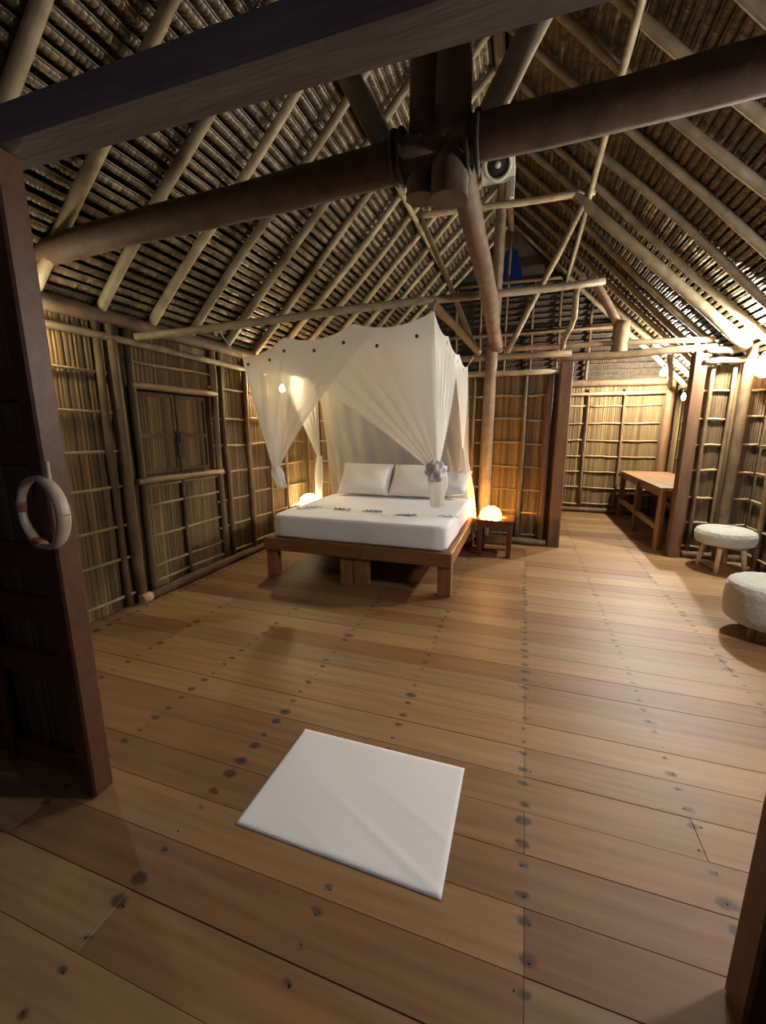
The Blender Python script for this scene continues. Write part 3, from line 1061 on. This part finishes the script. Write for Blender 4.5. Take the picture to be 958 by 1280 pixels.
# ------------------------------------------------------------------ mosquito net
FL = Vector((-2.66, 3.60, 2.20)); FR = Vector((-.77, 3.60, 2.455)); BR = Vector((-.72, 5.42, 2.27)); BL = Vector((-2.80, 5.42, 2.22))
HF = [FL, Vector((-2.19, 3.60, 2.345)), Vector((-1.48, 3.60, 2.41)), FR]
HR = [FR, Vector((-.755, 4.2, 2.38)), Vector((-.735, 4.8, 2.31)), BR]
HB = [BL, Vector((-2.1, 5.42, 2.25)), Vector((-1.4, 5.42, 2.25)), BR]
HL = [FL, Vector((-2.72, 4.2, 2.22)), Vector((-2.76, 4.8, 2.22)), BL]


def edge_pt(H, u, sag=.10):
    seg = [(H[i + 1] - H[i]).length for i in range(len(H) - 1)]
    L_ = sum(seg); s = u * L_
    for i, l in enumerate(seg):
        if s <= l or i == len(seg) - 1:
            f = min(1, max(0, s / l))
            p = H[i].lerp(H[i + 1], f)
            p.z -= sag * (l / .6) * 4 * f * (1 - f) * .6
            return p
        s -= l


def bez(a, b_, c, t):
    return a * (1 - t) ** 2 + b_ * (2 * t * (1 - t)) + c * t ** 2


net = thing('mosquito_net', (-1.7, 4.5, .66), 'white box mosquito net with dotted border, tied back over the bed', 'net')


def roof_fn(u, v):
    f = edge_pt(HF, u); b_ = edge_pt(HB, u); l = edge_pt(HL, v); r = edge_pt(HR, v)
    p = f.lerp(b_, v) + l.lerp(r, u) - (FL.lerp(FR, u)).lerp(BL.lerp(BR, u), v)
    p.z -= .10 * sin(pi * u) * sin(pi * v)
    return p


obj('net_top', MB().grid(roof_fn, 36, 24), M['net'], net)


def drape(H, u0, u1, c0, c1, knot, nrm, folds=7, amp=.03, nu=46, nv=26, seed=0, spread=.05):
    """panel hung from edge H between u0 and u1, drawn in to a knot; c0/c1 shape the two side edges"""
    rnd = random.Random(seed)
    n = Vector(nrm)
    ph = rnd.uniform(0, 6)
    c0, c1, knot = Vector(c0), Vector(c1), Vector(knot)

    def fn(u, v):
        top = edge_pt(H, u0 + (u1 - u0) * u)
        k = knot + (c1 - c0).normalized() * spread * (u - .5)
        # side edges follow their own curve, the middle is a blend of both
        p = bez(top, c0.lerp(c1, u), k, v)
        w = sin(pi * min(1, u * 1.0))
        fold = sin(folds * 2 * pi * u + ph + 1.3 * v) + .4 * sin(folds * 4.3 * pi * u + 2 * ph)
        p = p + n * (amp * fold * min(1, 1.6 * v) * (1 - .55 * v) * (.35 + .65 * w))
        return p
    return MB().grid(fn, nu, nv)


KFL = Vector((-2.33, 3.58, 1.10)); KFR = Vector((-.71, 3.58, 1.14)); KBR = Vector((-.73, 5.30, 1.25)); KBL = Vector((-2.74, 5.32, 1.10))
obj('front_curtain', drape(HF, 0, .74, (-2.52, 3.6, 1.6), (-1.92, 3.58, 1.75), KFL, (0, -1, 0), 5, .014, seed=1), M['net'], net)
obj('front_curtain', drape(HF, .14, 1, (-1.50, 3.60, 1.72), (-.74, 3.6, 1.9), KFR, (0, -1, 0), 6, .012, seed=2), M['net'], net)
obj('side_curtain', drape(HR, 0, .62, (-.74, 3.65, 1.8), (-.70, 4.3, 1.75), KFR, (1, 0, 0), 6, .022, seed=3), M['net'], net)
obj('side_curtain', drape(HR, .45, 1, (-.72, 4.85, 1.75), (-.70, 5.4, 1.75), KBR, (1, 0, 0), 6, .02, seed=4), M['net'], net)
obj('side_curtain', drape(HL, 0, .6, (-2.58, 3.65, 1.6), (-2.6, 4.2, 1.6), KFL, (-1, 0, 0), 5, .02, seed=5), M['net'], net)
obj('side_curtain', drape(HL, .45, 1, (-2.76, 4.85, 1.6), (-2.77, 5.4, 1.6), KBL, (-1, 0, 0), 5, .02, seed=6), M['net'], net)


def back_fn(u, v):
    t = edge_pt(HB, u)
    b_ = Vector((-2.62 + 1.98 * u, 5.50, .46))
    p = t.lerp(b_, v)
    p.y += .028 * sin(2 * pi * 9 * u + 1.5 * sin(5 * v)) * (.3 + .7 * v) + .012 * sin(31 * u + 4 * v)
    return p


obj('back_curtain', MB().grid(back_fn, 90, 20), M['net'], net)


def tail(knot, end, r_knot, r_end, seed, lump=.25):
    """bunched cloth hanging below a knot: pleated, tapering or spreading"""
    rnd = random.Random(seed)
    ph = rnd.uniform(0, 6)
    mb = MB()

    def fn(u, v):
        a = 2 * pi * u
        p = knot.lerp(end, v)
        r = (r_knot + (r_end - r_knot) * v) * (1 + lump * sin(5 * a + ph + 2 * v) + .12 * sin(9 * a - 3 * v))
        r *= 1 + .35 * sin(pi * min(1, v * 1.4)) - .75 * (v > .96)
        return Vector((p.x + r * cos(a), p.y + r * .7 * sin(a), p.z + .012 * sin(3 * a + ph) * v))
    return mb.grid(fn, 40, 16)


obj('net_tail', tail(KFL + Vector((0, 0, .04)), Vector((-2.26, 3.58, .93)), .035, .05, 1), M['net'], net)
obj('net_tail', tail(KFR + Vector((0, 0, .06)), Vector((-.70, 3.58, .83)), .05, .06, 2), M['net'], net)
def knot_fn(u, v):
    a, b_ = 2 * pi * u, pi * (v - .5)
    q = 1 + .22 * sin(4 * a + 3 * b_) * cos(b_) + .14 * sin(7 * a - 5 * b_ + 1) * cos(b_)
    return KFR + Vector((.075 * q * cos(b_) * cos(a), -.05 + .055 * q * cos(b_) * sin(a), .01 + .09 * q * sin(b_)))


kn = obj('net_knot', MB().grid(knot_fn, 40, 24), M['pillow'], net)
kn['label'] = 'puffy knot of bunched net at the right front'
obj('net_tail', tail(KBR + Vector((0, 0, .04)), Vector((-.56, 5.22, .20)), .03, .07, 3, .3), M['net'], net)
obj('net_tail', tail(KBL + Vector((0, 0, .04)), Vector((-2.77, 5.32, .48)), .03, .05, 4, .3), M['net'], net)
# dark stitched flowers along the border
fl = MB()
for (x, z_) in ((-2.56, 2.115), (-2.32, 2.145), (-2.16, 2.215), (-1.85, 2.20), (-1.56, 2.25), (-1.25, 2.205), (-.90, 2.26)):
    for k in range(6):
        a = k * pi / 3
        leafc = Vector((x + .009 * cos(a), 3.55, z_ + .009 * sin(a)))
        fl.add([leafc + Vector((.008 * cos(b_), 0, .008 * sin(b_))) for b_ in [i * pi / 4 for i in range(8)]], [tuple(range(8))])
for y, z_ in ((3.85, 2.25), (4.25, 2.21), (4.5, 2.19), (4.9, 2.16)):
    fl.add([(-.70, y + .02 * cos(i * pi / 4), z_ + .02 * sin(i * pi / 4)) for i in range(8)], [tuple(range(8))])
f_o = obj('stitched_flowers', fl, M['dot'], net, kind='stuff')
f_o['label'] = 'small dark flowers stitched along the border'
# hanging cords
cd = MB().tube([FL, FL + Vector((-.02, -.15, .06)), Vector((-2.53, 3.10, 2.36))], .006, 6)
cd.lathe((-2.53, 3.09, 2.33), [(.012, -.05), (.02, -.02), (.02, .02), (.012, .045)], 8)
obj('hanging_cord', cd, M['rope'], net)
obj('hanging_cord', MB().tube([FR, Vector((-.80, 3.80, 2.60))], .006, 6), M['rope'], net)
obj('hanging_cord', MB().tube([BR, Vector((-.66, 5.5, 2.40))], .006, 6), M['rope'], net)
obj('hanging_cord', MB().tube([BL, Vector((-2.86, 5.58, 2.38))], .006, 6), M['rope'], net)


# ------------------------------------------------------------------ nightstands and shell lamps
def nightstand(x0, x1, y0, y1, h, label):
    cx, cy = (x0 + x1) / 2, (y0 + y1) / 2
    t = thing('nightstand', (cx, cy, 0), label, 'nightstand', 'nightstands beside the bed')
    obj('top', MB().box((cx, cy, h - .015), (x1 - x0, y1 - y0, .03), bev=.004), M['darkwood'], t)
    for x in (x0 + .045, x1 - .045):
        for y in (y0 + .045, y1 - .045):
            obj('leg', MB().box((x, y, (h - .03) / 2), (.055, .055, h - .032), bev=.004), M['darkwood'], t)
    obj('shelf', MB().box((cx, cy, .16), (x1 - x0 - .06, y1 - y0 - .06, .022), bev=.003), M['darkwood'], t)
    a = MB()
    a.box((cx, y0 + .03, h - .065), (x1 - x0 - .15, .02, .06)).box((cx, y1 - .03, h - .065), (x1 - x0 - .15, .02, .06))
    a.box((x0 + .03, cy, h - .065), (.02, y1 - y0 - .15, .06)).box((x1 - .03, cy, h - .065), (.02, y1 - y0 - .15, .06))
    obj('apron', a, M['darkwood'], t)
    return t


nightstand(-.49, -.06, 4.94, 5.36, .45, 'dark red-brown wooden nightstand by the orange-lit wall, right of the bed')
nightstand(-3.02, -2.60, 5.05, 5.45, .45, 'dark wooden nightstand behind the bed corner, under the white shell lamp')


def shell_lamp(c, r, mat, mat_in, label, seed):
    rnd = random.Random(seed)
    t = thing('shell_lamp', c, label, 'lamp', 'glowing shell lamps beside the bed')
    c = Vector(c)
    obj('base', MB().lathe(c, [(r * .55, 0), (r * .55, .012), (r * .3, .02)], 16), M['darkwood'], t)
    mb = MB()
    for k in range(30):
        u = rnd.uniform(.06, .98); a = k * 2.39996
        ph = math.acos(1 - 1.15 * (k + .5) / 30)
        d = Vector((sin(ph) * cos(a), sin(ph) * sin(a), cos(ph)))
        if d.z < -.1:
            continue
        p = c + Vector((d.x * r, d.y * r * .9, .02 + max(0, d.z) * r * .95))
        e1 = d.cross(Vector((.3, .2, 1))).normalized(); e2 = d.cross(e1)
        s = r * rnd.uniform(.26, .38)
        tip = d * (s * .35)
        ring = [p + e1 * (s * cos(i * pi / 3)) + e2 * (s * sin(i * pi / 3)) - d * s * .15 + (tip * .5 if i % 2 else tip * -.2) for i in range(6)]
        mb.add([p + tip] + ring, [(0, 1 + i, 1 + (i + 1) % 6) for i in range(6)], True)
    obj('shell_shade', mb, mat, t)
    obj('inner_glow', MB().lathe(c + Vector((0, 0, .02)), [(r * .75, 0), (r * .8, r * .3), (r * .6, r * .62), (r * .2, r * .8)], 16), mat_in, t)
    return t


m_sr = lamp_mat('amber_shell', (1.0, .36, .045), P_SHELL_R, (.9, .6, .3))
m_sr2 = lamp_mat('amber_glow', (1.0, .52, .13), P_SHELL_R * 150)
m_sl = lamp_mat('white_shell', (1.0, .72, .36), P_SHELL_L)
m_sl2 = lamp_mat('white_glow', (1.0, .8, .5), P_SHELL_L * 60)
shell_lamp((-.335, 5.10, .455), .12, m_sr, m_sr2, 'glowing amber shell lamp on the nightstand right of the bed', 1)
shell_lamp((-2.87, 5.22, .455), .13, m_sl, m_sl2, 'glowing white shell lamp behind the left corner of the bed', 2)


# ------------------------------------------------------------------ stools
def stool(cx, cy, r, h, th, legr, label, leg_mat, n_leg=4, a0=.4, splay=.05):
    t = thing('stool', (cx, cy, 0), label, 'stool', 'fleece stools by the right wall')
    z0 = h - th
    rnd = random.Random(int(cx * 100))
    prof = [(r * .86, 0), (r * .96, .02), (r, .06), (r * 1.01, th * .5), (r, th - .06), (r * .95, th - .022), (r * .84, th - .004),
            (r * .6, th + .006), (r * .3, th + .01), (.01, th + .011)]
    mb = MB()
    n = 48

    def fn(u, v):
        k = v * (len(prof) - 1); i = min(int(k), len(prof) - 2); f = k - i
        rr = prof[i][0] + (prof[i + 1][0] - prof[i][0]) * f
        zz = prof[i][1] + (prof[i + 1][1] - prof[i][1]) * f
        a = 2 * pi * u
        q = .002 * (sin(13 * a + 40 * zz) * sin(55 * zz + 7 * a + 1) + .7 * sin(29 * a + 9) * sin(80 * zz))
        rr = max(.005, rr + q)
        return (cx + rr * cos(a), cy + rr * sin(a), z0 + zz + q * .4)
    mb.grid(fn, n * 2, 36)
    mb.f.append(tuple(range(n * 2))[::-1]); mb.sm.append(False)
    obj('seat', mb, M['fleece'], t)
    for k in range(n_leg):
        a = a0 + 2 * pi * k / n_leg
        p0 = Vector((cx + r * .60 * cos(a), cy + r * .60 * sin(a), z0 + .01))
        p1 = Vector((cx + (r * .60 + splay) * cos(a), cy + (r * .60 + splay) * sin(a), 0))
        obj('leg', MB().tube([p0, p0.lerp(p1, .5), p1], [legr, legr * .95, legr * .8], 12), leg_mat, t)
    return t


stool(2.12, 5.31, .27, .46, .17, .026, 'round cream fleece stool by the corner post, the farther of the two', M['paleleg'], 4, -2.1, .05)
stool(1.80, 3.60, .29, .42, .31, .026, 'tall drum-like cream fleece stool at the right edge, on short legs', M['bedleg'], 4, -2.55, .01)

# ------------------------------------------------------------------ table in the back room
tb = thing('side_table', (2.02, 7.1, 0), 'long brown wooden table with a low rail in the back room', 'table')
TX0, TX1, TY0, TY1, TZ = 1.62, 2.34, 5.90, 8.22, .80
for k in range(4):
    w = (TX1 - TX0) / 4
    obj('top_plank', MB().box((TX0 + w * (k + .5), (TY0 + TY1) / 2, TZ - .02), (w - .003, TY1 - TY0, .04), bev=.003), M['tablewood'], tb)
for y in (TY0 + .06, (TY0 + TY1) / 2, TY1 - .06):
    for x in (TX0 + .05, TX1 - .05):
        obj('leg', MB().box((x, y, (TZ - .04) / 2), (.075, .075, TZ - .042), bev=.004), M['bedleg'], tb)
for x in (TX0 + .05, TX1 - .05):
    obj('stretcher', MB().box((x, (TY0 + TY1) / 2, .28), (.05, TY1 - TY0 - .12, .07), bev=.004), M['tablewood'], tb)
    obj('apron', MB().box((x, (TY0 + TY1) / 2, TZ - .085), (.03, TY1 - TY0 - .2, .085), bev=.003), M['tablewood'], tb)
for y in (TY0 + .06, TY1 - .06):
    obj('end_apron', MB().box(((TX0 + TX1) / 2, y, TZ - .085), (TX1 - TX0 - .18, .03, .085), bev=.003), M['bedleg'], tb)

# ------------------------------------------------------------------ bath mat
mc = [Vector((-.975, 1.64, 0)), Vector((-.165, 1.645, 0)), Vector((-.165, 1.08, 0)), Vector((-.975, 1.09, 0))]


def mat_fn(top):
    def fn(u, v):
        p = mc[0].lerp(mc[1], u).lerp(mc[3].lerp(mc[2], u), v)
        e = min(u, 1 - u, v, 1 - v)
        k = min(1, e / .012)
        zz = .003 + (.003 + .0015 * sin(9 * u + 2) * sin(7 * v) + .003 * max(0, sin(13 * u - 19 * v + 1)) ** 6 * (u * v)) * k if top else .002
        p.z = zz
        return p
    return fn


mb = MB().grid(mat_fn(True), 60, 44)
mb.f = [f[::-1] for f in mb.f]
nb = len(mb.v)
mb.grid(mat_fn(False), 60, 44)
ring = [i for i in range(61)] + [61 * j + 60 for j in range(1, 45)] + [44 * 61 + i for i in range(59, -1, -1)] + [61 * j for j in range(43, 0, -1)]
for a, b_ in zip(ring, ring[1:] + ring[:1]):
    mb.f.append((a, b_, nb + b_, nb + a)); mb.sm.append(True)
o = obj('bath_mat', mb, M['mat'], at=(-.57, 1.36, 0))
tag(o, 'plain white cotton bath mat lying flat on the near floorboards', 'mat')

# ------------------------------------------------------------------ lamps
COOL = (1.0, .98, .87)


def bulb(c, r, mat, label, hang):
    """bare bulb in a dark holder on a cord"""
    t = thing('light_bulb', c, label, 'bulb', 'bare hanging bulbs')
    c = Vector(c)
    prof = [(.004, -r)] + [(r * cos(a), r * sin(a)) for a in [(-80 + 20 * i) * pi / 180 for i in range(8)]] + [(.016, r * 1.15), (.014, r * 1.5)]
    obj('glass', MB().lathe(c, prof, 20), mat, t)
    obj('holder', MB().lathe(c, [(.017, r * 1.4), (.02, r * 1.5), (.02, r * 2.3), (.008, r * 2.6)], 14), M['iron'], t)
    obj('cord', MB().tube([c + Vector((0, 0, r * 2.5)), Vector(hang)], .004, 6), M['iron'], t)
    return t


bulb((2.08, 5.40, 2.43), .042, lamp_mat('bulb_main', COOL, P_BULB_MAIN), 'lit white bulb hanging under the right roof slope, above the far stool', (2.08, 5.40, 2.56))
bulb((1.92, 7.55, 2.34), .045, lamp_mat('bulb_far', (1.0, .95, .84), P_BULB_FAR), 'lit white bulb hanging in the back room beyond the doorway', (1.92, 7.55, 2.68))

bulb((-2.96, 4.78, 2.01), .036, lamp_mat('bulb_corner', (1.0, .80, .46), P_BULB_CORNER), 'warm lit bulb in the back-left corner, glowing through the net', (-3.08, 4.78, 2.30))
bulb((-3.03, 1.88, 2.16), .036, lamp_mat('bulb_front', (1.0, .90, .66), P_BULB_FRONT), 'lit bulb under the left eave, hidden behind the entrance post', (-3.06, 1.88, 2.32))

sc = thing('wall_sconce', (2.33, YB - .02, 2.16), 'warm oval wall lamp at the right edge, above the far stool', 'lamp')
obj('back_plate', MB().box((2.33, YB - .03, 2.20), (.08, .03, .12), bev=.006), M['darkwood'], sc)
obj('shade', MB().lathe((2.33, YB - .13, 2.04), [(.02, 0), (.065, .03), (.082, .09), (.075, .16), (.045, .21), (.02, .225)], 20),
    lamp_mat('warm_shade', (1.0, .66, .28), P_SCONCE), sc)
obj('arm', MB().tube([(2.33, YB - .04, 2.28), (2.33, YB - .10, 2.30), (2.33, YB - .13, 2.265)], .01, 8), M['iron'], sc)

ln_ = thing('lantern', (2.06, 7.0, 1.85), 'small bright lantern hanging on the back-room right side, below the bulb', 'lantern')
obj('glass', MB().lathe((2.06, 7.0, 1.90), [(.012, 0), (.035, .045), (.012, .1)], 8, smooth=False), lamp_mat('lantern_glass', (1.0, .85, .6), P_LANTERN), ln_)
obj('cap', MB().lathe((2.06, 7.0, 2.0), [(.03, 0), (.028, .012), (.008, .03)], 8), M['iron'], ln_)
obj('cord', MB().tube([(2.06, 7.0, 2.03), (2.06, 6.86, 2.57)], .003, 6), M['iron'], ln_)

gl = thing('added_globe_lamp', (2.38, 2.22, 2.0), 'added white globe lamp, out of view on the right wall near the entrance', 'lamp')  # unseen lamp, added to light the mattress front and the floor
obj('globe', MB().lathe((2.27, 2.22, 2.0), [(.01, -.10)] + [(.10 * cos(a), .10 * sin(a)) for a in [(-75 + 15 * i) * pi / 180 for i in range(11)]] + [(.02, .10)], 24),
    lamp_mat('added_globe_glass', (.95, .95, 1.0), P_ADDED_GLOBE), gl)
obj('wall_plate', MB().box((2.42, 2.22, 2.06), (.03, .12, .18), bev=.006), M['darkwood'], gl)
obj('arm', MB().tube([(2.41, 2.22, 2.10), (2.33, 2.22, 2.14), (2.27, 2.22, 2.10)], .012, 8), M['iron'], gl)

# pale square fixture with a round dark opening on the far king post
fxo = thing('king_post_fixture', (RX, YK - .15, 4.42), 'pale square fixture with a round dark opening, high on the far king post', 'fixture')
FC = Vector((-.47, YK - .20, 4.40))
Rf = Matrix.Rotation(radians(32), 3, 'X')
mb = MB().box(FC, (.36, .06, .34), rot=Rf, bev=.006)
obj('plate', mb, M['fixture'], fxo)
dn = Rf @ Vector((0, -1, 0))
axis = Rf @ Matrix.Rotation(radians(90), 3, 'X')
obj('rim', MB().lathe(FC + dn * .03, [(.155, 0), (.155, .02), (.125, .025), (.12, .002)], 28, axis), M['fixture'], fxo)
obj('opening', MB().lathe(FC + dn * .031, [(.118, 0), (.118, .004), (.02, .006)], 28, axis), M['black'], fxo)
obj('knob', MB().lathe(FC + dn * .036, [(.03, 0), (.034, .015), (.02, .035), (.005, .04)], 14, axis), M['fixture'], fxo)
obj('bracket', MB().box((RX + .14, YK - .12, 4.24), (.05, .08, .34), bev=.006), M['fixture'], fxo)

# ring hung on the entrance post
rg = thing('hanging_ring', (-1.59, YF - .075, 1.09), 'pale ring with reddish bands hung on the entrance post at the left edge', 'wreath')
rc = Vector((-1.58, YF - .083, 1.215))
pts, rr = [], []
for i in range(33):
    a = 2 * pi * i / 32
    pts.append(rc + Vector((.103 * cos(a), 0, .122 * sin(a))))
    rr.append(.017 + .008 * max(0, cos(a)))
obj('ring', MB().tube(pts, rr, 10, False, flat=.6), M['stone'], rg)
for a0 in (3.0, 4.3):
    obj('red_band', MB().tube([rc + Vector((.103 * cos(a0 + d), 0, .122 * sin(a0 + d))) for d in (-.15, -.07, 0, .07, .15)], .0225, 10, True, flat=.68),
        M['redband'], rg)
obj('hanging_strap', MB().box(rc + Vector((.04, .012, .135)), (.018, .012, .09), bev=.003), M['stone'], rg)

# porch lamp outside, behind the viewer
PLX, PLY, PLZ = -.6, -1.2, 1.90
pl = thing('porch_lamp', (PLX, PLY, PLZ), 'bare porch bulb on a cord outside the entrance', 'lamp')
obj('glass', MB().lathe((PLX, PLY, PLZ), [(.004, -.05), (.032, -.04), (.05, 0), (.043, .026), (.018, .055), (.015, .07)], 18),
    lamp_mat('porch_glass', (1.0, .93, .93), PORCH_W), pl)
obj('holder', MB().lathe((PLX, PLY, PLZ), [(.017, .068), (.02, .075), (.02, .11), (.008, .12)], 14), M['iron'], pl)
obj('cord', MB().tube([(PLX, PLY, PLZ + .12), (PLX, PLY, 3.6)], .004, 6), M['iron'], pl)
